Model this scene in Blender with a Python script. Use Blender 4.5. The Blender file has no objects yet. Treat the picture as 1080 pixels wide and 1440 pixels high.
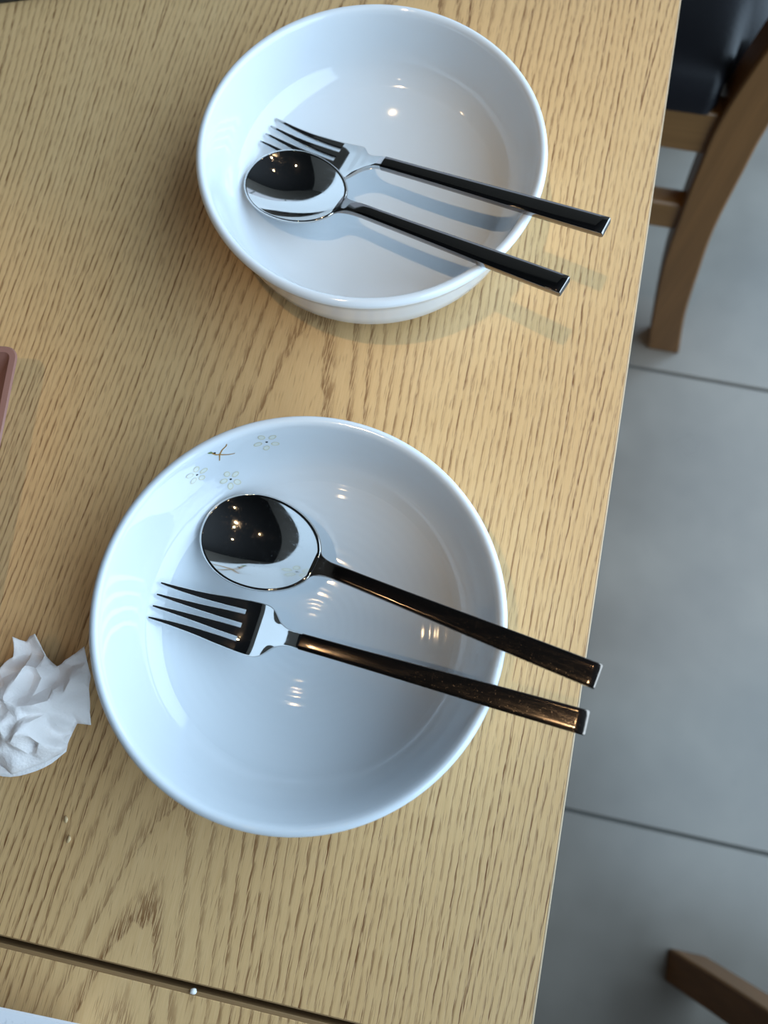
import bpy, bmesh, math, random
from mathutils import Vector, Matrix, geometry, noise as mnoise

scene = bpy.context.scene
COL = scene.collection
R = math.radians

# ------------------------------------------------------------------ camera
cam_d = bpy.data.cameras.new('camera')
cam = bpy.data.objects.new('camera', cam_d)
COL.objects.link(cam)
cam.matrix_world = Matrix(((0.9785, -0.1932, 0.0720, 0.0),
                           (0.2048, 0.9507, -0.2327, 0.0),
                           (-0.0235, 0.2425, 0.9699, 0.375),
                           (0, 0, 0, 1)))
cam_d.sensor_fit = 'VERTICAL'
cam_d.sensor_height = 24.0
cam_d.lens = 18.0
cam_d.clip_start = 0.01
cam_d.dof.use_dof = True
cam_d.dof.focus_distance = 0.35
cam_d.dof.aperture_fstop = 5.2
scene.camera = cam

# ------------------------------------------------------------------ world, lights, exposure
world = bpy.data.worlds.new('world')
scene.world = world
world.use_nodes = True
world.node_tree.nodes['Background'].inputs[0].default_value = (0.62, 0.76, 1.0, 1)
world.node_tree.nodes['Background'].inputs[1].default_value = 0.6

def area_light(name, loc, target, sx, sy, power, color):
    l = bpy.data.lights.new(name, 'AREA')
    l.shape = 'RECTANGLE'
    l.size, l.size_y = sx, sy
    l.energy, l.color = power, color
    o = bpy.data.objects.new(name, l)
    COL.objects.link(o)
    o.location = loc
    d = Vector(target) - Vector(loc)
    o.rotation_euler = d.to_track_quat('-Z', 'Y').to_euler()
    return o

# daylight through the two windows (right wall, far wall)
area_light('window_daylight', (1.13, 0.5, 0.925), (0.0, 0.5, 0.925), 3.5, 2.8, 117, (0.60, 0.81, 1.0))
area_light('window_daylight', (-0.5, 2.33, 0.41), (-0.5, 0.0, 0.41), 3.0, 1.75, 5, (0.60, 0.81, 1.0))
# warm ceiling spots above the table
def spot(loc, power, aim=None, cone=110, radius=0.026):
    l = bpy.data.lights.new('ceiling_spot', 'SPOT')
    l.energy, l.color = power, (1.0, 0.70, 0.40)
    l.shadow_soft_size = radius
    l.spot_size, l.spot_blend = R(cone), 0.75
    o = bpy.data.objects.new('ceiling_spot', l)
    COL.objects.link(o)
    o.location = loc
    if aim:
        o.rotation_euler = (Vector(aim) - Vector(loc)).to_track_quat('-Z', 'Y').to_euler()
    return o
spot((-0.435, -0.20, 2.36), 56, (0.10, 0.25, 0.0), 13.5)
spot((-0.72, -0.27, 2.36), 42, (-0.37, 0.05, 0.0), 11)
spot((-0.40, 0.75, 2.36), 2.0, radius=0.02)
spot((-0.37, 0.08, 2.36), 2.0, radius=0.02)
spot((-0.45, -1.10, 2.36), 2.0, radius=0.02)
spot((-1.60, 0.10, 2.36), 4.0, radius=0.02)

scene.view_settings.view_transform = 'Standard'
scene.view_settings.look = 'None'
scene.view_settings.exposure = 0.08
scene.view_settings.gamma = 1.0
scene.view_settings.use_curve_mapping = False

# ------------------------------------------------------------------ node helper
class NT:
    def __init__(s, name):
        s.m = bpy.data.materials.new(name)
        s.m.use_nodes = True
        s.t = s.m.node_tree
        s.b = s.t.nodes['Principled BSDF']
    def n(s, typ, **kw):
        nd = s.t.nodes.new(typ)
        for k, v in kw.items():
            if k.startswith('i_'):
                key = k[2:]
                key = int(key) if key.isdigit() else key.replace('_', ' ')
                s.set(nd.inputs[key], v)
            else:
                setattr(nd, k, v)
        return nd
    def set(s, inp, v):
        if isinstance(v, bpy.types.NodeSocket):
            s.t.links.new(v, inp)
        else:
            inp.default_value = v
    def math(s, op, a, b=None, c=None, clamp=False):
        nd = s.t.nodes.new('ShaderNodeMath')
        nd.operation = op
        nd.use_clamp = clamp
        for i, v in enumerate((a, b, c)):
            if v is not None:
                s.set(nd.inputs[i], v)
        return nd.outputs[0]
    def noise(s, vec, scale=1.0, detail=2.0, rough=0.5, dist=0.0):
        nd = s.n('ShaderNodeTexNoise')
        s.set(nd.inputs['Vector'], vec)
        nd.inputs['Scale'].default_value = scale
        nd.inputs['Detail'].default_value = detail
        nd.inputs['Roughness'].default_value = rough
        nd.inputs['Distortion'].default_value = dist
        return nd.outputs['Fac']
    def ramp(s, fac, stops):
        nd = s.n('ShaderNodeValToRGB')
        el = nd.color_ramp.elements
        while len(el) < len(stops):
            el.new(0.5)
        for e, (p, c) in zip(el, stops):
            e.position = p
            e.color = (c, c, c, 1) if not isinstance(c, tuple) else (*c, 1)
        s.set(nd.inputs[0], fac)
        return nd.outputs[0]
    def mix(s, fac, a, b):
        nd = s.n('ShaderNodeMix', data_type='RGBA')
        s.set(nd.inputs[0], fac)
        s.set(nd.inputs[6], (*a, 1) if isinstance(a, tuple) else a)
        s.set(nd.inputs[7], (*b, 1) if isinstance(b, tuple) else b)
        return nd.outputs[2]
    def comb(s, x, y, z=0.0):
        nd = s.n('ShaderNodeCombineXYZ')
        for i, v in enumerate((x, y, z)):
            s.set(nd.inputs[i], v)
        return nd.outputs[0]
    def bump(s, h, strength, dist):
        nd = s.n('ShaderNodeBump')
        nd.inputs['Strength'].default_value = strength
        nd.inputs['Distance'].default_value = dist
        s.set(nd.inputs['Height'], h)
        s.t.links.new(nd.outputs[0], s.b.inputs['Normal'])
    def pr(s, **kw):
        for k, v in kw.items():
            k = k.replace('_', ' ')
            if isinstance(v, tuple):
                v = (*v, 1)
            s.set(s.b.inputs[k], v)
        return s.m

def lin(r, g, b):
    def f(c):
        c /= 255.0
        return c / 12.92 if c <= 0.04045 else ((c + 0.055) / 1.055) ** 2.4
    return (f(r), f(g), f(b))

# ------------------------------------------------------------------ materials
def mat_tabletop():
    m = NT('oak_laminate')
    geo = m.n('ShaderNodeNewGeometry')
    sep = m.n('ShaderNodeSeparateXYZ')
    m.t.links.new(geo.outputs['Position'], sep.inputs[0])
    X, Y = sep.outputs[0], sep.outputs[1]
    M = m.math
    # flat-sawn growth rings: log axis below the board, rings widest over the heart line
    n1 = m.noise(m.comb(M('MULTIPLY', X, 3.0), M('MULTIPLY', Y, 2.2), 3.7), 1.0, 1.0)
    n2 = m.noise(m.comb(M('MULTIPLY', X, 24.0), M('MULTIPLY', Y, 5.0), 9.1), 1.0, 1.0)
    n3 = m.noise(m.comb(M('MULTIPLY', X, 260.0), M('MULTIPLY', Y, 100.0), 1.3), 1.0, 2.0)
    xs = M('ADD', X, M('ADD', 0.088, M('MULTIPLY', Y, -0.03)))
    xs = M('ADD', xs, M('MULTIPLY', M('SUBTRACT', n1, 0.5), 0.035))
    u = M('PINGPONG', xs, 0.145)
    h = M('ADD', M('ADD', 0.072, M('MULTIPLY', Y, 0.05)), M('MULTIPLY', M('SUBTRACT', n1, 0.5), 0.022))
    d = M('SQRT', M('ADD', M('MULTIPLY', u, u), M('MULTIPLY', h, h)))
    d = M('ADD', d, M('MULTIPLY', M('SUBTRACT', n2, 0.5), 0.0065))
    d = M('ADD', d, M('MULTIPLY', M('SUBTRACT', n3, 0.5), 0.0010))
    ph = M('MULTIPLY', d, 365.0)
    ring = M('FRACT', ph)
    wn = m.n('ShaderNodeTexWhiteNoise', noise_dimensions='1D')
    m.set(wn.inputs['W'], M('FLOOR', ph))
    each = M('ADD', 0.45, M('MULTIPLY', wn.outputs['Value'], 0.65))
    line = m.ramp(ring, [(0.0, 0.9), (0.06, 1.0), (0.20, 0.75), (0.40, 0.10), (0.70, 0.0), (0.95, 0.15), (1.0, 0.9)])
    # short pores that break every ring into ticks
    pore = m.noise(m.comb(M('MULTIPLY', X, 1500.0), M('MULTIPLY', Y, 85.0), 4.0), 1.0, 2.0, 0.6)
    pore = m.ramp(pore, [(0.44, 0.0), (0.53, 1.0)])
    fibre = m.noise(m.comb(M('MULTIPLY', X, 2200.0), M('MULTIPLY', Y, 60.0), 7.0), 1.0, 2.0)
    tick = M('MULTIPLY', M('MULTIPLY', line, each), M('ADD', M('MULTIPLY', pore, 0.80), 0.20))
    stray = M('MULTIPLY', m.ramp(m.noise(m.comb(M('MULTIPLY', X, 1100.0), M('MULTIPLY', Y, 75.0), 2.0), 1.0, 1.0), [(0.60, 0.0), (0.72, 1.0)]), 0.40)
    tick = M('MAXIMUM', tick, stray)
    patch = m.noise(m.comb(M('MULTIPLY', X, 14.0), M('MULTIPLY', Y, 4.0), 5.0), 1.0, 2.0)
    amt = M('ADD', 0.62, M('MULTIPLY', patch, 0.70))
    base = m.mix(m.ramp(fibre, [(0.3, 0.0), (0.7, 1.0)]), lin(207, 170, 119), lin(217, 183, 134))
    base = m.mix(m.ramp(patch, [(0.3, 0.0), (0.75, 0.5)]), base, lin(208, 164, 110))
    col = m.mix(M('MULTIPLY', tick, amt, clamp=True), base, lin(118, 78, 42))
    m.bump(M('MULTIPLY', tick, -1.0), 0.35, 0.0003)
    return m.pr(Base_Color=col, Roughness=0.42, Specular_IOR_Level=0.4)

def mat_plain(name, rgb, rough=0.5, metallic=0.0, spec=0.5, nscale=60.0, nvar=0.12, bump=0.0, coat=0.0):
    m = NT(name)
    geo = m.n('ShaderNodeTexCoord')
    nz = m.noise(geo.outputs['Object'], nscale, 3.0)
    c = m.mix(nz, tuple(v * (1 - nvar) for v in rgb), tuple(min(1, v * (1 + nvar)) for v in rgb))
    if bump:
        m.bump(nz, bump, 0.001)
    return m.pr(Base_Color=c, Roughness=rough, Metallic=metallic, Specular_IOR_Level=spec, Coat_Weight=coat)

def mat_metal(name, rgb, r0, r1, speck=0.0):
    m = NT(name)
    tc = m.n('ShaderNodeTexCoord')
    mp = m.n('ShaderNodeMapping')
    mp.inputs['Scale'].default_value = (90, 420, 420)
    m.t.links.new(tc.outputs['Object'], mp.inputs[0])
    nz = m.noise(mp.outputs[0], 1.0, 4.0, 0.65)
    rough = m.math('ADD', r0, m.math('MULTIPLY', m.ramp(nz, [(0.45, 0.0), (0.75, 1.0)]), r1 - r0))
    if speck:
        sp = m.noise(tc.outputs['Object'], 1400.0, 1.0)
        rough = m.math('ADD', rough, m.math('MULTIPLY', m.ramp(sp, [(0.66, 0.0), (0.72, 1.0)]), speck))
    return m.pr(Base_Color=rgb, Metallic=1.0, Roughness=rough)

def mat_wood(name, a, b, axis='Z', rough=0.45):
    m = NT(name)
    tc = m.n('ShaderNodeTexCoord')
    mp = m.n('ShaderNodeMapping')
    sc = {'X': (4, 90, 90), 'Y': (90, 4, 90), 'Z': (90, 90, 4)}[axis]
    mp.inputs['Scale'].default_value = sc
    m.t.links.new(tc.outputs['Object'], mp.inputs[0])
    nz = m.noise(mp.outputs[0], 1.0, 4.0, 0.6, 0.4)
    return m.pr(Base_Color=m.mix(m.ramp(nz, [(0.3, 0.0), (0.7, 1.0)]), a, b), Roughness=rough)

def mat_floor_tile():
    m = NT('grey_floor_tile')
    geo = m.n('ShaderNodeNewGeometry')
    P = geo.outputs['Position']
    n1 = m.noise(P, 5.0, 3.0, 0.55)
    n2 = m.noise(P, 38.0, 3.0, 0.6)
    c = m.mix(m.ramp(n1, [(0.35, 0.0), (0.7, 1.0)]), lin(108, 102, 94), lin(128, 122, 113))
    c = m.mix(m.math('MULTIPLY', m.ramp(n2, [(0.62, 0.0), (0.76, 1.0)]), 0.22), c, lin(104, 98, 92))
    r = m.math('ADD', 0.20, m.math('MULTIPLY', n1, 0.22))
    return m.pr(Base_Color=c, Roughness=r, Specular_IOR_Level=0.55)

def mat_ceramic(name):
    m = NT(name)
    tc = m.n('ShaderNodeTexCoord')
    nz = m.noise(tc.outputs['Object'], 30.0, 3.0)
    c = m.mix(nz, (0.66, 0.715, 0.76), (0.69, 0.745, 0.79))
    return m.pr(Base_Color=c, Roughness=0.07, Specular_IOR_Level=0.5)

def mat_tissue():
    m = NT('white_tissue')
    tc = m.n('ShaderNodeTexCoord')
    v = m.n('ShaderNodeTexVoronoi')
    v.inputs['Scale'].default_value = 700.0
    m.t.links.new(tc.outputs['Object'], v.inputs['Vector'])
    nz = m.noise(tc.outputs['Object'], 130.0, 4.0, 0.65)
    m.bump(m.math('ADD', m.math('MULTIPLY', v.outputs['Distance'], 0.25), nz), 0.5, 0.0012)
    c = m.mix(nz, (0.88, 0.85, 0.84), (0.95, 0.92, 0.91))
    return m.pr(Base_Color=c, Roughness=0.9, Specular_IOR_Level=0.1, Subsurface_Weight=0.0)

def mat_marble():
    m = NT('white_speckled_ceramic')
    tc = m.n('ShaderNodeTexCoord')
    nz = m.noise(tc.outputs['Object'], 70.0, 4.0, 0.7)
    c = m.mix(m.ramp(nz, [(0.60, 0.0), (0.72, 0.6)]), (0.82, 0.83, 0.86), (0.30, 0.32, 0.38))
    return m.pr(Base_Color=c, Roughness=0.25)

OAK = mat_tabletop()
BAND = mat_plain('edge_band', lin(196, 172, 140), 0.5)
BAND_DARK = mat_plain('brown_edge_band', lin(138, 108, 72), 0.5)
CERAMIC = mat_ceramic('white_glazed_ceramic')
STEEL = mat_metal('polished_steel', (0.66, 0.64, 0.62), 0.035, 0.10, 0.12)
STEEL_H = mat_metal('worn_steel_handle', (0.22, 0.185, 0.16), 0.10, 0.17, 0.12)
STEEL_S = mat_metal('smooth_steel_handle', (0.26, 0.24, 0.23), 0.05, 0.09, 0.04)
TISSUE = mat_tissue()
WHITE_PLATE = mat_marble()
CHAIR_WOOD = mat_wood('chair_wood', lin(102, 68, 32), lin(118, 80, 41), 'Z')
CHAIR_WOOD_X = mat_wood('chair_rail_wood', lin(106, 72, 34), lin(122, 86, 46), 'X')
LEATHER = mat_plain('black_leather', (0.008, 0.008, 0.010), 0.36, spec=0.18, bump=0.15, nscale=300)
TILE = mat_floor_tile()
GROUT = mat_plain('dark_grout', lin(84, 84, 80), 0.8)
WALL = mat_plain('wall_paint', lin(96, 92, 86), 0.8, nscale=3)
CEIL = mat_plain('dark_ceiling', (0.012, 0.012, 0.013), 0.8, nscale=3)
DARK_MET = mat_plain('dark_window_frame', (0.03, 0.03, 0.03), 0.4)
PINK = mat_plain('pinkish_brown_plastic', lin(150, 108, 96), 0.35)
MENU = mat_plain('dark_menu_cover', lin(52, 48, 42), 0.45)
MENU_ED = mat_plain('menu_pages', lin(150, 146, 136), 0.7)
PETAL = mat_plain('cream_print', lin(216, 222, 216), 0.25)
PETAL_L = mat_plain('yellow_print', lin(206, 205, 184), 0.25)
INK = mat_plain('black_print', (0.015, 0.015, 0.02), 0.25)
TWIG = mat_plain('tan_print', lin(164, 124, 62), 0.3, nscale=600, nvar=0.3)
GREEN = mat_plain('green_print', lin(110, 132, 88), 0.3)
CRUMB = mat_plain('white_crumb', (0.75, 0.75, 0.73), 0.8)

# ------------------------------------------------------------------ mesh helpers
def finish(name, bm, mat, parent=None, smooth=None, bevel=None):
    bmesh.ops.recalc_face_normals(bm, faces=bm.faces)
    me = bpy.data.meshes.new(name)
    bm.to_mesh(me)
    bm.free()
    return link_mesh(name, me, mat, parent, smooth, bevel)

def link_mesh(name, me, mat, parent=None, smooth=None, bevel=None):
    if mat and not me.materials:
        me.materials.append(mat)
    if smooth is not None:
        for p in me.polygons:
            p.use_smooth = True
        if smooth < 180:
            me.set_sharp_from_angle(angle=R(smooth))
    o = bpy.data.objects.new(name, me)
    COL.objects.link(o)
    if parent:
        o.parent = parent
    if bevel:
        b = o.modifiers.new('bevel', 'BEVEL')
        b.width, b.segments, b.limit_method = bevel, 2, 'ANGLE'
    return o

def empty(name, loc, label, cat, group=None, rotz=0.0):
    o = bpy.data.objects.new(name, None)
    COL.objects.link(o)
    o.empty_display_size = 0.05
    o.location = loc
    o.rotation_euler = (0, 0, rotz)
    return tag(o, label, cat, group)

def tag(o, label, cat, group=None):
    o['label'], o['category'] = label, cat
    if group:
        o['group'] = group
    return o

def struct(o):
    o['kind'] = 'structure'
    return o

def add_box(bm, lo, hi):
    vs = [bm.verts.new((x, y, z)) for x in (lo[0], hi[0]) for y in (lo[1], hi[1]) for z in (lo[2], hi[2])]
    for f in ((0, 1, 3, 2), (4, 6, 7, 5), (0, 4, 5, 1), (2, 3, 7, 6), (0, 2, 6, 4), (1, 5, 7, 3)):
        bm.faces.new([vs[i] for i in f])

def box(name, lo, hi, mat, parent=None, bevel=None):
    bm = bmesh.new()
    add_box(bm, lo, hi)
    return finish(name, bm, mat, parent, 40 if bevel else None, bevel)

def loft(rings, cap=True):
    bm = bmesh.new()
    prev = None
    first = last = None
    for ring in rings:
        vs = [bm.verts.new(p) for p in ring]
        if prev:
            n = len(vs)
            for i in range(n):
                bm.faces.new((prev[i], prev[(i + 1) % n], vs[(i + 1) % n], vs[i]))
        else:
            first = vs
        prev = last = vs
    if cap:
        bm.faces.new(first)
        bm.faces.new(last[::-1])
    return bm

def lathe(profile, seg):
    bm = bmesh.new()
    prev = None
    for r, z in profile:
        if r < 1e-6:
            vs = [bm.verts.new((0, 0, z))]
        else:
            vs = [bm.verts.new((r * math.cos(2 * math.pi * i / seg), r * math.sin(2 * math.pi * i / seg), z)) for i in range(seg)]
        if prev:
            for i in range(seg):
                j = (i + 1) % seg
                if len(prev) == 1:
                    bm.faces.new((prev[0], vs[j], vs[i]))
                elif len(vs) == 1:
                    bm.faces.new((prev[i], prev[j], vs[0]))
                else:
                    bm.faces.new((prev[i], prev[j], vs[j], vs[i]))
        prev = vs
    return bm

def extrude_poly(pts, axis_lo, axis_hi, place):
    """polygon pts (u, v) swept between axis_lo and axis_hi; place(u, v, a) -> xyz"""
    bm = bmesh.new()
    a = [bm.verts.new(place(u, v, axis_lo)) for u, v in pts]
    b = [bm.verts.new(place(u, v, axis_hi)) for u, v in pts]
    n = len(pts)
    bm.faces.new(a)
    bm.faces.new(b[::-1])
    for i in range(n):
        bm.faces.new((a[i], a[(i + 1) % n], b[(i + 1) % n], b[i]))
    return bm

def catmull(pts, n):
    out = []
    P = [pts[0]] + list(pts) + [pts[-1]]
    for i in range(1, len(P) - 2):
        for k in range(n):
            t = k / n
            a, b, c, d = P[i - 1], P[i], P[i + 1], P[i + 2]
            out.append(tuple(0.5 * (2 * b[j] + (c[j] - a[j]) * t + (2 * a[j] - 5 * b[j] + 4 * c[j] - d[j]) * t * t + (-a[j] + 3 * b[j] - 3 * c[j] + d[j]) * t ** 3) for j in range(len(b))))
    out.append(tuple(pts[-1]))
    return out

FLOOR = -0.72
# ------------------------------------------------------------------ room
floor = struct(box('floor', (-3.1, -3.1, FLOOR - 0.1), (1.25, 2.45, FLOOR - 0.004), GROUT))
TS = 0.6525
tile_me = None
x0, y0 = 0.15 - 5 * TS, -0.0894 - 5 * TS
for i in range(8):
    for j in range(10):
        cx, cy = x0 + (i + 0.5) * TS, y0 + (j + 0.5) * TS
        if not (-3.4 < cx < 1.45 and -3.4 < cy < 2.45):
            continue
        if tile_me is None:
            bm = bmesh.new()
            h = TS / 2 - 0.0022
            add_box(bm, (-h, -h, -0.008), (h, h, 0.0))
            bmesh.ops.bevel(bm, geom=[e for e in bm.edges if all(v.co.z > -0.001 for v in e.verts)], offset=0.0012, segments=1, affect='EDGES')
            t = finish('floor_tile', bm, TILE, floor)
            tile_me = t.data
        else:
            t = link_mesh('floor_tile', tile_me, None, floor)
        t.location = (cx, cy, FLOOR)
struct(box('ceiling', (-3.1, -3.1, 2.4), (1.25, 2.45, 2.5), CEIL))
struct(box('wall_left', (-3.2, -3.1, FLOOR - 0.1), (-3.1, 2.45, 2.4), WALL))
struct(box('wall_near', (-3.1, -3.2, FLOOR - 0.1), (1.25, -3.1, 2.4), WALL))
def window_wall(name, wname, u0, u1, z0, z1, lo, hi, place):
    """wall with one opening, frame bars and a glass pane"""
    bm = bmesh.new()
    for (a, b, c, d) in ((lo, u0, FLOOR - 0.1, 2.4), (u1, hi, FLOOR - 0.1, 2.4), (u0, u1, FLOOR - 0.1, z0), (u0, u1, z1, 2.4)):
        p, q = place(a, c, 0.0), place(b, d, 0.1)
        add_box(bm, tuple(min(m, n) for m, n in zip(p, q)), tuple(max(m, n) for m, n in zip(p, q)))
    struct(finish(name, bm, WALL))
    bm = bmesh.new()
    n = 3
    for k in range(n + 1):
        u = u0 + (u1 - u0) * k / n
        u = min(max(u, u0 + 0.025), u1 - 0.025)
        p, q = place(u - 0.025, z0, 0.03), place(u + 0.025, z1, 0.08)
        add_box(bm, tuple(min(m, n_) for m, n_ in zip(p, q)), tuple(max(m, n_) for m, n_ in zip(p, q)))
    for z in (z0, z1 - 0.05):
        p, q = place(u0, z, 0.03), place(u1, z + 0.05, 0.08)
        add_box(bm, tuple(min(m, n_) for m, n_ in zip(p, q)), tuple(max(m, n_) for m, n_ in zip(p, q)))
    struct(finish(wname, bm, DARK_MET))
window_wall('wall_right', 'window_1', -1.25, 2.25, -0.48, 2.33, -3.1, 2.45, lambda u, z, d: (1.15 + d, u, z))
window_wall('wall_far', 'window_2', -2.0, 1.0, -0.48, 1.3, -3.1, 1.15, lambda u, z, d: (u, 2.35 + d, z))

# ------------------------------------------------------------------ tables
def table(loc, lx, ly, label, b0, b1):
    """origin at the floor under the +x / front corner; local top at z = 0.72"""
    t = empty('dining_table', loc, label, 'table', 'tables pushed end to end')
    T = 0.72
    bw = 0.0011
    box('tabletop', (-lx + bw, -ly / 2 + b0, T - 0.028), (-bw, ly / 2 - b1, T), OAK, t, 0.0002)
    box('edge_band', (-bw, -ly / 2, T - 0.028), (0, ly / 2, T - 0.0002), BAND, t, 0.0003)
    box('edge_band', (-lx, -ly / 2, T - 0.028), (-lx + bw, ly / 2, T - 0.0002), BAND, t, 0.0003)
    box('edge_band', (-lx + bw, ly / 2 - b1, T - 0.028), (-bw, ly / 2, T - 0.0002), BAND_DARK, t, 0.0002)
    box('edge_band', (-lx + bw, -ly / 2, T - 0.028), (-bw, -ly / 2 + b0, T - 0.0002), BAND_DARK, t, 0.0002)
    for x in (-lx + 0.06, -0.12):
        for y in (-ly / 2 + 0.06, ly / 2 - 0.12):
            box('leg', (x, y, 0), (x + 0.06, y + 0.06, T - 0.028), CHAIR_WOOD, t, 0.003)
    for x in (-lx + 0.08, -0.10):
        box('apron', (x, -ly / 2 + 0.12, T - 0.10), (x + 0.02, ly / 2 - 0.12, T - 0.028), CHAIR_WOOD_X, t, 0.002)
    for y in (-ly / 2 + 0.08, ly / 2 - 0.10):
        box('apron', (-lx + 0.12, y, T - 0.10), (-0.12, y + 0.02, T - 0.028), CHAIR_WOOD_X, t, 0.002)
    return t
table((0.0817, -0.1355 + 0.7, FLOOR), 0.70, 1.4, 'oak laminate dining table carrying the two white bowls', 0.0006, 0.0018)
table((0.0817, -0.1355 - 0.0026 - 0.4, FLOOR), 0.70, 0.8, 'oak laminate table beyond the narrow dark gap, pushed against the bowls’ table', 0.0018, 0.0018)

# ------------------------------------------------------------------ bowls
BOWL_OUT = [(0.0, 0.0035), (0.042, 0.0035), (0.0435, 0.0005), (0.0455, 0.0), (0.0475, 0.0005), (0.049, 0.0030), (0.058, 0.0042), (0.0680, 0.0062),
            (0.0738, 0.0112), (0.0775, 0.0195), (0.0801, 0.0305), (0.0822, 0.0420), (0.0842, 0.0495)]
BOWL_RIM = [(0.0857, 0.0520), (0.0866, 0.0540), (0.0868, 0.0556), (0.0864, 0.0571), (0.0854, 0.0581), (0.0842, 0.0584), (0.0831, 0.0580), (0.0823, 0.0570), (0.0817, 0.0550)]
BOWL_WALL = [(0.0804, 0.0480), (0.0785, 0.0385), (0.0774, 0.0345), (0.0761, 0.0310), (0.0745, 0.0281), (0.0726, 0.0257), (0.0704, 0.0238)]
def bowl_floor_z(r):
    return 0.0095 + 0.0141 * (r / 0.073) ** 2.2
def bowl_profile(zs, rings):
    pts = list(BOWL_OUT) + list(BOWL_RIM) + list(BOWL_WALL)
    n = 150 if rings else 40
    for k in range(n + 1):
        r = 0.0675 * (1 - k / n)
        z = bowl_floor_z(r)
        if rings:
            z += 0.000016 * math.sin(2 * math.pi * r / 0.0044) * min(1, r / 0.01) * (1.0 if r < 0.066 else 0.4)
        pts.append((r, z))
    return [(r, z * zs) for r, z in pts]
def bowl(loc, zs, rings, label):
    b = empty('bowl', loc, label, 'bowl', 'white bowls on the table')
    prof = bowl_profile(zs, rings)
    k = len(BOWL_OUT)
    finish('bowl_body', lathe(prof, 128), CERAMIC, b, 60)
    return b
BOWL_B = (-0.0499, 0.0269, 0.0, 1.02)
BOWL_T = (-0.0682, 0.2573, 0.0, 0.92)
bowl_b = bowl(BOWL_B[:3], BOWL_B[3], True, 'white bowl with faint flower print, beside the crumpled napkin')
bowl_t = bowl(BOWL_T[:3], BOWL_T[3], False, 'plain white bowl holding a spoon lying over a fork')

# flat print on the inner wall of the nearer bowl: three flowers and a twig
def wall_table(zs):
    pts = [(r, bowl_floor_z(r)) for r in (0.050, 0.056, 0.062, 0.0675)] + BOWL_WALL[::-1] + [(0.0817, 0.0550)]
    pts = [(r, z * zs) for r, z in pts]
    tab, sacc = [], 0.0
    for k, p in enumerate(pts):
        if k:
            sacc += math.dist(p, pts[k - 1])
        tab.append((sacc, *p))
    s0 = next(t[0] for t in tab if abs(t[1] - 0.0745) < 1e-6)
    return [(a - s0, r, z) for a, r, z in tab]
WT = wall_table(1.02)
def on_wall(theta, sv, lift):
    sv = max(WT[0][0], min(WT[-1][0], sv))
    for (s0, r0, z0), (s1, r1, z1) in zip(WT, WT[1:]):
        if sv <= s1:
            t = (sv - s0) / (s1 - s0)
            r, z = r0 + (r1 - r0) * t, z0 + (z1 - z0) * t
            L = math.hypot(r1 - r0, z1 - z0)
            r, z = r - lift * (z1 - z0) / L, z + lift * (r1 - r0) / L
            return (r * math.cos(theta), r * math.sin(theta), z)
def print_disc(bm, th, sv, du, dv, ang, lift, hole=0.0, n=12):
    rim, inn = [], []
    for k in range(n):
        a = 2 * math.pi * k / n
        for q, lst in ((1.0, rim), (hole, inn)):
            if q == 0.0:
                continue
            x, y = du * q * math.cos(a), dv * q * math.sin(a)
            xr, yr = x * math.cos(ang) - y * math.sin(ang), x * math.sin(ang) + y * math.cos(ang)
            lst.append(bm.verts.new(on_wall(th + xr / 0.078, sv + yr, lift)))
    if hole:
        for k in range(n):
            bm.faces.new((rim[k], rim[(k + 1) % n], inn[(k + 1) % n], inn[k]))
    else:
        bm.faces.new(rim)
def print_line(bm, pts, w0, w1, lift):
    prev = None
    P = catmull(pts, 4)
    for k, (th, sv) in enumerate(P):
        a, b = P[max(k - 1, 0)], P[min(k + 1, len(P) - 1)]
        tx, ty = (b[0] - a[0]) * 0.078, b[1] - a[1]
        L = math.hypot(tx, ty) or 1
        w = (w0 + (w1 - w0) * k / (len(P) - 1)) / 2
        nx, ny = -ty / L * w, tx / L * w
        cur = [bm.verts.new(on_wall(th + nx / 0.078, sv + ny, lift)), bm.verts.new(on_wall(th - nx / 0.078, sv - ny, lift))]
        if prev:
            bm.faces.new((prev[0], prev[1], cur[1], cur[0]))
        prev = cur
for th, sv, size, rot in ((131.0, 0.0022, 0.0034, 15), (139.2, 0.0185, 0.0034, 40), (114.3, 0.0200, 0.0040, 70)):
    th = R(th)
    bm, bo = bmesh.new(), bmesh.new()
    for k in range(5):
        a = R(rot + 72 * k)
        x, y = size * math.cos(a), size * 1.25 * math.sin(a)
        print_disc(bm, th + x / 0.078, sv + y, 0.0019, 0.0014, a, 0.00012)
        print_disc(bo, th + x / 0.078, sv + y, 0.0020, 0.0015, a, 0.00018, 0.72)
    f = finish('flower_print', bm, PETAL, bowl_b)
    finish('petal_outline', bo, PETAL_L, f)
    bm = bmesh.new()
    print_disc(bm, th, sv, 0.0006, 0.0005, 0.4, 0.0002)
    finish('flower_centre', bm, INK, f)
bm = bmesh.new()
J = (R(129.6), 0.0232)
print_line(bm, [(R(132.4), 0.0292), (R(131.4), 0.0272), (R(130.6), 0.0245), J], 0.0009, 0.0007, 0.00015)
print_line(bm, [J, (R(128.0), 0.0258), (R(126.4), 0.0272), (R(126.0), 0.0290)], 0.0007, 0.0004, 0.00016)
print_line(bm, [J, (R(128.2), 0.0212), (R(126.6), 0.0196), (R(125.2), 0.0190)], 0.0007, 0.0004, 0.00017)
print_line(bm, [J, (R(130.0), 0.0215), (R(130.7), 0.0188)], 0.0006, 0.0004, 0.00018)
tw = finish('twig_print', bm, TWIG, bowl_b)
bm = bmesh.new()
print_disc(bm, R(131.8), 0.0281, 0.0013, 0.0007, 0.9, 0.0002)
finish('leaf', bm, GREEN, tw)
bm = bmesh.new()
print_disc(bm, R(130.6), 0.0262, 0.0007, 0.0004, 1.0, 0.00022)
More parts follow.
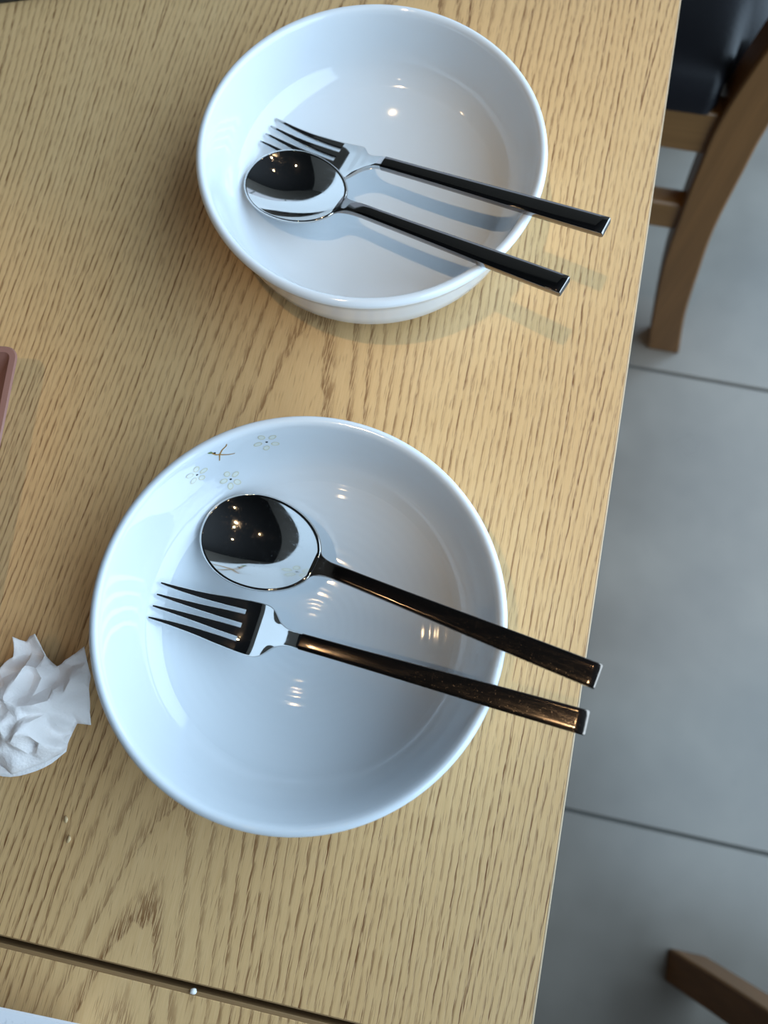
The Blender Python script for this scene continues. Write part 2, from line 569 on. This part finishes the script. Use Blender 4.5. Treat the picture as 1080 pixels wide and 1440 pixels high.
finish('berry', bm, INK, tw)

# ------------------------------------------------------------------ cutlery  (local: tip at x = 0, handle end at x = L, up = z, metres)
#BEGIN_CUTLERY
def lerp_tab(tab, x):
    if x <= tab[0][0]:
        return tab[0][1]
    for (a, b), (c, d) in zip(tab, tab[1:]):
        if x <= c:
            t = (x - a) / (c - a)
            t = t * t * (3 - 2 * t)
            return b + (d - b) * t
    return tab[-1][1]
def section(x, yc, hw, zt, th, bev, crown=0.0):
    b = min(bev, hw * 0.45, th * 0.45)
    c = crown
    pts = [(-hw, -th + b), (-hw + b, -th), (hw - b, -th), (hw, -th + b), (hw, -b), (hw - 0.3 * b, -0.3 * b), (hw - b, 0),
           (hw * 0.5, c * 0.75), (0, c), (-hw * 0.5, c * 0.75), (-hw + b, 0), (-hw + 0.3 * b, -0.3 * b), (-hw, -b)]
    return [(x, yc + y, zt + z) for y, z in pts]
HANDLE_HW_F = [(0.066, 0.0034), (0.078, 0.0036), (0.200, 0.0049)]
FORK_Z = [(0.0, -0.0010), (0.020, -0.0062), (0.038, -0.0088), (0.050, -0.0090), (0.059, -0.0060), (0.073, -0.0006), (0.083, 0.0), (0.3, 0.0)]
FORK_HW = [(0.038, 0.0119), (0.0515, 0.0123), (0.0565, 0.0108), (0.063, 0.0056), (0.070, 0.0036), (0.080, 0.0036), (0.200, 0.0049)]
FORK_TH = [(0.0, 0.0011), (0.05, 0.0018), (0.07, 0.0030), (0.085, 0.0032), (0.2, 0.0034)]
def fz(x):
    # smooth interpolation of the side profile
    ks = FORK_Z
    return crv(ks, x)
def crv(ks, x):
    for i in range(len(ks) - 1):
        if x <= ks[i + 1][0] or i == len(ks) - 2:
            x0, y0 = ks[i]; x1, y1 = ks[i + 1]
            m = lambda j: 0 if j <= 0 and False else ((ks[min(j + 1, len(ks) - 1)][1] - ks[max(j - 1, 0)][1]) / (ks[min(j + 1, len(ks) - 1)][0] - ks[max(j - 1, 0)][0]))
            h = x1 - x0
            t = (x - x0) / h
            return (2 * t**3 - 3 * t**2 + 1) * y0 + (t**3 - 2 * t**2 + t) * h * m(i) + (-2 * t**3 + 3 * t**2) * y1 + (t**3 - t**2) * h * m(i + 1)
def frange(a, b, n):
    return [a + (b - a) * i / n for i in range(n + 1)]
def fork_rings(L):
    head = [section(x, 0, crv(FORK_HW, x), fz(x), lerp_tab(FORK_TH, x), 0.0005) for x in frange(0.0425, 0.076, 36)]
    handle = [section(x, 0, lerp_tab(HANDLE_HW_F, x), fz(x), lerp_tab(FORK_TH, x), 0.0004, 0.00012) for x in frange(0.076, L - 0.0006, 30)]
    handle.append(section(L, 0, 0.0046, -0.0004, 0.0028, 0.0004, 0.0001))
    tines = []
    for k in range(4):
        rings = []
        for x in frange(0.0, 0.0425, 26):
            t = x / 0.0425
            W = 0.0088 + (0.0120 - 0.0088) * t          # half width of the whole head at x
            slot = 0.0017
            wide = (2 * W - 3 * slot) / 4
            root_c = -W + wide / 2 + k * (wide + slot)
            tip_c = (-1 + 2 * k / 3) * 0.0084
            tw = 0.00045 + (wide / 2 - 0.00045) * min(1, t * 1.3) ** 0.5
            s = min(1, t * 1.45)
            yc = tip_c + (root_c - tip_c) * s
            rings.append(section(x, yc, tw, fz(x), 0.0009 + 0.0008 * t, 0.0004))
        tines.append(rings)
    return head, handle, tines
SPOON_Z = [(0.056, -0.0030), (0.0605, -0.0026), (0.066, -0.0010), (0.074, 0.0), (0.082, 0.0), (0.3, 0.0)]
def spoon_grid(n=22, m=64):
    """egg-shaped dished spoon bowl, x 0..0.060, as rings from the centre to the lip"""
    rows = []
    for i in range(n + 1):
        q = i / n
        row = []
        for j in range(m):
            a = 2 * math.pi * j / m
            c, sn = math.cos(a), math.sin(a)
            ox = 0.0275 + (0.0275 * c if c < 0 else 0.0330 * c)
            oy = 0.0216 * (abs(sn) ** 0.94) * (1 if sn > 0 else -1)
            x, y = 0.0275 + (ox - 0.0275) * q, oy * q
            u = x / 0.0605
            lip = -0.0034 * u ** 2 + 0.0004 - 0.0012 * math.sin(math.pi * u)
            z = lip - 0.0074 * (1 - q ** 2.1)
            row.append((x, y, z))
        rows.append(row)
    return rows
HANDLE_HW_S = [(0.0575, 0.0075), (0.0625, 0.0040), (0.068, 0.0033), (0.19, 0.0049)]
SPOON_TH = [(0.0575, 0.0009), (0.068, 0.0030), (0.085, 0.0032), (0.2, 0.0034)]
def spoon_rings(L):
    handle = [section(x, 0, lerp_tab(HANDLE_HW_S, x), crv(SPOON_Z, x), lerp_tab(SPOON_TH, x), 0.0004, 0.00012) for x in frange(0.0580, L - 0.0006, 44)]
    handle.append(section(L, 0, 0.0046, -0.0004, 0.0028, 0.0004, 0.0001))
    return handle
#END_CUTLERY
FORK_L, SPOON_L = 0.200, 0.187

def pose(o, loc, yaw, pitch, roll, s):
    o.rotation_mode = 'XYZ'
    M = Matrix.Rotation(yaw, 4, 'Z') @ Matrix.Rotation(-pitch, 4, 'Y') @ Matrix.Rotation(roll, 4, 'X') @ Matrix.Scale(s, 4)
    o.matrix_world = Matrix.Translation(loc) @ M

def fork(label, loc, yaw, pitch, roll, s, hmat):
    e = empty('fork', (0, 0, 0), label, 'fork', 'forks in the bowls')
    head, handle, tines = fork_rings(FORK_L)
    finish('fork_head', loft(head), STEEL, e, 50)
    finish('handle', loft(handle), hmat, e, 50)
    for rings in tines:
        finish('tine', loft(rings), STEEL, e, 50)
    pose(e, loc, yaw, pitch, roll, s)
    return e

def spoon(label, loc, yaw, pitch, roll, s, hmat):
    e = empty('spoon', (0, 0, 0), label, 'spoon', 'spoons in the bowls')
    rows = spoon_grid()
    bm = bmesh.new()
    V = [[bm.verts.new(p) for p in row] for row in rows]
    for a, b in zip(V, V[1:]):
        for j in range(len(a)):
            k = (j + 1) % len(a)
            bm.faces.new((a[j], a[k], b[k], b[j]))
    bmesh.ops.remove_doubles(bm, verts=V[0], dist=1e-7)
    bmesh.ops.dissolve_degenerate(bm, edges=bm.edges, dist=1e-7)
    sb = finish('spoon_bowl', bm, STEEL, e, 180)
    md = sb.modifiers.new('thickness', 'SOLIDIFY')
    md.thickness, md.offset = 0.0013, 0.0
    finish('handle', loft(spoon_rings(SPOON_L)), hmat, e, 50)
    pose(e, loc, yaw, pitch, roll, s)
    return e

fork('steel fork with worn dark handle in the bowl beside the napkin', (-0.12029, 0.02206, 0.02818), -0.07668, 0.22539, 0.0, 0.97821, STEEL_H)
spoon('steel spoon with worn dark handle in the flower-print bowl', (-0.10801, 0.06345, 0.02493), -0.21028, 0.26235, 0.0, 1.01413, STEEL_H)
fork('steel fork partly covered by the spoon in the plain bowl', (-0.13196, 0.28169, 0.02337), -0.29837, 0.21819, 0.0, 0.96861, STEEL_S)
spoon('steel spoon lying on the fork in the plain bowl', (-0.13488, 0.25612, 0.02290), -0.36482, 0.24195, 0.0, 0.99835, STEEL_S)

# ------------------------------------------------------------------ chairs
REAR_F = [(0.262, 0.0), (0.236, 0.115), (0.216, 0.215), (0.2045, 0.30), (0.194, 0.40), (0.190, 0.46), (0.197, 0.55), (0.216, 0.68), (0.246, 0.82), (0.276, 0.93)]
REAR_B = [(0.311, 0.0), (0.283, 0.105), (0.262, 0.215), (0.248, 0.30), (0.240, 0.40), (0.2365, 0.46), (0.240, 0.55), (0.256, 0.68), (0.280, 0.82), (0.305, 0.93)]
def chair(loc, rotz, label):
    """local +x points to the back of the chair; near rear leg's outer face at y = 0, width along +y"""
    c = empty('dining_chair', loc, label, 'chair', 'wooden chairs with black seats', rotz)
    W, LT = 0.43, 0.040
    prof = catmull(REAR_F, 4) + catmull(REAR_B, 4)[::-1]
    for y in (0, W - LT):
        finish('leg', extrude_poly([(x - 0.28, z) for x, z in prof], y, y + LT, lambda u, v, a: (u, a, v)), CHAIR_WOOD, c, 40, 0.003)
    for y in (0, W - LT):
        box('leg', (-0.455, y, 0), (-0.415, y + LT, 0.455), CHAIR_WOOD, c, 0.003)
    for y in (0.006, W - 0.030):
        box('seat_rail', (-0.415, y, 0.408), (-0.086, y + 0.024, 0.461), CHAIR_WOOD_X, c, 0.002)
        box('stretcher', (-0.415, y, 0.281), (-0.073, y + 0.022, 0.325), CHAIR_WOOD_X, c, 0.003)
    box('seat_rail', (-0.450, LT, 0.408), (-0.426, W - LT, 0.461), CHAIR_WOOD_X, c, 0.002)
    box('seat_rail', (-0.080, LT, 0.408), (-0.052, W - LT, 0.461), CHAIR_WOOD_X, c, 0.002)
    # padded seat
    bm = bmesh.new()
    nx, ny = 64, 64
    top, bot = [], []
    for i in range(nx + 1):
        a, b = [], []
        for j in range(ny + 1):
            u, v = -1 + 2 * i / nx, -1 + 2 * j / ny
            px = -0.2515 + 0.2065 * u
            k = min(1.0, max(0.0, (px + 0.099) / 0.008))
            py = W / 2 + (W / 2 - 0.002 - (LT + 0.0005) * k * k * (3 - 2 * k)) * v * (1 - 0.01 * u * u)
            h = 0.470 + 0.040 * ((1 - u ** 8) * (1 - v ** 8)) ** 0.4 + 0.006 * (1 - u * u) * (1 - v * v)
            a.append(bm.verts.new((px, py, h)))
            b.append(bm.verts.new((px, py, 0.4615)))
        top.append(a)
        bot.append(b)
    for i in range(nx):
        for j in range(ny):
            bm.faces.new((top[i][j], top[i + 1][j], top[i + 1][j + 1], top[i][j + 1]))
            bm.faces.new((bot[i][j], bot[i][j + 1], bot[i + 1][j + 1], bot[i + 1][j]))
    for k in range(nx):
        for (i0, j0, i1, j1) in ((k, 0, k + 1, 0), (k, ny, k + 1, ny), (0, k, 0, k + 1), (nx, k, nx, k + 1)):
            bm.faces.new((top[i0][j0], top[i1][j1], bot[i1][j1], bot[i0][j0]))
    finish('seat', bm, LEATHER, c, 60)
    # backrest rails and pad
    box('top_rail', (-0.022, LT, 0.84), (0.012, W - LT, 0.92), CHAIR_WOOD_X, c, 0.006)
    box('back_rail', (-0.075, LT, 0.60), (-0.048, W - LT, 0.65), CHAIR_WOOD_X, c, 0.004)
    pad = extrude_poly([(-0.082, 0.655), (-0.048, 0.645), (-0.006, 0.835), (-0.038, 0.835)], LT + 0.003, W - LT - 0.003, lambda u, v, a: (u, a, v))
    finish('back_pad', pad, LEATHER, c, 40, 0.008)
    return c
chair((0.28, 0.597, FLOOR), 0.0, 'wooden chair with black leather seat tucked under the table’s right edge')
# facing away: mirrored by a half turn, its far rear leg shows in the lower right corner
chair((0.423, -0.226, FLOOR), math.pi, 'wooden chair standing back to the table, only its leg in the lower right corner')

# ------------------------------------------------------------------ crumpled napkin
def napkin():
    rnd = random.Random(11)
    cx, cy = -0.185, -0.037
    out = [(-.1414, -.0394, .004), (-.1483, -.0402, .003), (-.1495, -.048, .004), (-.1507, -.0542, .004), (-.158, -.060, .003), (-.1717, -.0687, .002), (-.182, -.064, .003), (-.198, -.070, .003),
           (-.220, -.058, .003), (-.236, -.034, .004), (-.226, -.014, .004), (-.205, -.019, .006), (-.1905, -.0235, .008), (-.1825, -.0165, .014), (-.1865, -.0075, .012), (-.1815, -.0085, .009),
           (-.1760, -.0042, .014), (-.1690, -.0125, .012), (-.1630, -.0165, .010), (-.1590, -.013, .012), (-.1510, -.0050, .014), (-.1466, -.0177, .008), (-.1446, -.028, .006)]
    # dense outline
    O = []
    for k in range(len(out)):
        a, b = out[k], out[(k + 1) % len(out)]
        for t in (0, 0.5):
            j = rnd.uniform(-.0006, .0006) if t else 0
            O.append((a[0] + (b[0] - a[0]) * t + j, a[1] + (b[1] - a[1]) * t - j, a[2] + (b[2] - a[2]) * t))
    def inside(x, y):
        c = False
        for k in range(len(O)):
            (x1, y1, _), (x2, y2, _) = O[k], O[k - 1]
            if (y1 > y) != (y2 > y) and x < (x2 - x1) * (y - y1) / (y2 - y1) + x1:
                c = not c
        return c
    def edge(x, y):
        return min(math.hypot(x - o[0], y - o[1]) for o in O)
    pts = [Vector((o[0], o[1])) for o in O]
    zs = [o[2] for o in O]
    tries = 0
    while len(pts) < len(O) + 135 and tries < 20000:
        tries += 1
        x, y = rnd.uniform(-.236, -.141), rnd.uniform(-.07, -.003)
        if inside(x, y) and edge(x, y) > 0.0025 and min((p - Vector((x, y))).length for p in pts) > 0.0041:
            e = edge(x, y)
            m = min(1, e / 0.022)
            pts.append(Vector((x, y)))
            zs.append(0.006 + 0.018 * m + rnd.uniform(-.0075, .0075))
    n = len(O)
    v2, e2, f2, ov, oe, of = geometry.delaunay_2d_cdt(pts, [(i, (i + 1) % n) for i in range(n)], [], 1, 1e-6)
    bm = bmesh.new()
    vs = []
    for k, v in enumerate(v2):
        z = zs[ov[k][0]] if ov[k] else 0.008
        vs.append(bm.verts.new((v.x - cx, v.y - cy, z)))
    for f in f2:
        bm.faces.new([vs[i] for i in f])
    bmesh.ops.subdivide_edges(bm, edges=bm.edges[:], cuts=3, use_grid_fill=True)
    for _ in range(2):
        bmesh.ops.smooth_vert(bm, verts=[v for v in bm.verts if not v.is_boundary], factor=0.5, use_axis_x=False, use_axis_y=False, use_axis_z=True)
    for v in bm.verts:
        q = v.co * 130
        v.co.z += 0.0011 * mnoise.noise(q) + 0.0006 * abs(mnoise.noise(q * 3))
        v.co.z = max(v.co.z, 0.0012)
    e = empty('napkin', (cx, cy, 0), 'crumpled white paper napkin on the table at the left edge', 'napkin')
    o = finish('crumpled_sheet', bm, TISSUE, e, 35)
    md = o.modifiers.new('thickness', 'SOLIDIFY')
    md.thickness, md.offset = 0.0004, -1
    # lower ply that peeks out at the bottom
    bm = bmesh.new()
    ply = [(-.150, -.0535), (-.158, -.0625), (-.172, -.0697), (-.186, -.0690), (-.200, -.060), (-.205, -.035), (-.180, -.025), (-.155, -.030)]
    N = 7
    rows = []
    c0 = (sum(p[0] for p in ply) / len(ply), sum(p[1] for p in ply) / len(ply))
    cen = bm.verts.new((c0[0] - cx, c0[1] - cy, 0.004))
    prev = None
    dens = catmull(ply + [ply[0]], 4)[:-1]
    for k in range(1, N + 1):
        t = k / N
        ring = [bm.verts.new((c0[0] + (p[0] - c0[0]) * t - cx, c0[1] + (p[1] - c0[1]) * t - cy, 0.0022 + 0.0010 * mnoise.noise(Vector((p[0] * t * 300, p[1] * t * 300, 4))))) for p in dens]
        m = len(ring)
        for i in range(m):
            if prev:
                bm.faces.new((prev[i], prev[(i + 1) % m], ring[(i + 1) % m], ring[i]))
            else:
                bm.faces.new((cen, ring[(i + 1) % m], ring[i]))
        prev = ring
    o = finish('lower_ply', bm, TISSUE, e, 40)
    md = o.modifiers.new('thickness', 'SOLIDIFY')
    md.thickness, md.offset = 0.0004, -1
napkin()

# ------------------------------------------------------------------ things at the photo's border
def rrect(hx, hy, r, n=6):
    pts = []
    for sx, sy, a0 in ((1, 1, 0), (-1, 1, 90), (-1, -1, 180), (1, -1, 270)):
        for k in range(n + 1):
            a = R(a0 + 90 * k / n)
            pts.append((sx * (hx - r) + r * math.cos(a), sy * (hy - r) + r * math.sin(a)))
    return pts
def flared_tray(name, loc, rotz, hx, hy, r, h, inset, wall, mat, label, cat):
    def ring(d, z):
        return [(x, y, z) for x, y in rrect(hx - d, hy - d, max(r - d, 0.002))]
    levels = [ring(inset, 0.0), ring(inset * 0.94, 0.0012), ring(0.0006, h - 0.002), ring(0, h - 0.001), ring(0.0006, h), ring(wall - 0.0006, h), ring(wall, h - 0.001),
              ring(inset + wall * 0.4, 0.0042), ring(inset + wall * 0.4 + 0.003, 0.0034)]
    o = finish(name, loft(levels), mat, None, 40)
    o.location = loc
    o.rotation_euler = (0, 0, rotz)
    return tag(o, label, cat)
a = R(8)
hx, hy = 0.08, 0.10
corner = Vector((-0.2262, 0.1330))
ctr = corner - Vector((hx * math.cos(a) - hy * math.sin(a), hx * math.sin(a) + hy * math.cos(a)))
flared_tray('tray', (ctr.x, ctr.y, 0), a, hx, hy, 0.007, 0.021, 0.019, 0.0042, PINK, 'pinkish brown tray, only its rounded corner at the left edge', 'tray')
a = R(2)
hx, hy = 0.10, 0.06
corner = Vector((-0.098, -0.1535))
ctr = corner - Vector((hx * math.cos(a) - hy * math.sin(a), hx * math.sin(a) + hy * math.cos(a)))
flared_tray('plate', (ctr.x, ctr.y, 0), a, hx, hy, 0.006, 0.018, 0.018, 0.012, WHITE_PLATE, 'white grey-flecked plate edge in the bottom left corner', 'plate')
mb = empty('menu', (-0.40, 0.3745, 0), 'dark flat menu cover in the far top left corner', 'menu', rotz=R(19.5))
box('cover', (-0.10, -0.042, 0.0055), (0.22, 0.16, 0.0075), MENU, mb, 0.0006)
box('pages', (-0.098, -0.040, 0.002), (0.218, 0.158, 0.0055), MENU_ED, mb)
box('cover', (-0.10, -0.042, 0.0), (0.22, 0.16, 0.002), MENU, mb, 0.0006)
bm = bmesh.new()
bmesh.ops.create_icosphere(bm, subdivisions=2, radius=0.0013)
for v in bm.verts:
    v.co *= 1 + 0.35 * mnoise.noise(v.co * 900)
    v.co.x *= 1.15
    v.co.z *= 0.8
cr = finish('crumb', bm, CRUMB, None, 50)
cr.location = (-0.0652, -0.1382, 0.0006)
tag(cr, 'tiny white crumb caught in the gap between the tables', 'crumb')

GRAIN = mat_plain('translucent_rice', lin(204, 176, 132), 0.15, nvar=0.05)
for loc, rot, label in (((-0.1414, -0.0823, 0.0009), 1.9, 'cooked rice grain on the table under the napkin, the upper of two'),
                        ((-0.1375, -0.0903, 0.0009), 1.5, 'cooked rice grain on the table, nearer the gap of the two')):
    bm = bmesh.new()
    bmesh.ops.create_icosphere(bm, subdivisions=2, radius=1.0)
    for v in bm.verts:
        v.co.z *= 1 + 0.15 * v.co.x
        v.co = Vector((v.co.x * 0.0017, v.co.y * 0.0009 + 0.0003 * v.co.x * v.co.x, v.co.z * 0.0007))
    g = finish('rice_grain', bm, GRAIN, None, 180)
    g.location, g.rotation_euler = loc, (0, 0, rot)
    tag(g, label, 'rice grain', 'rice grains on the table')
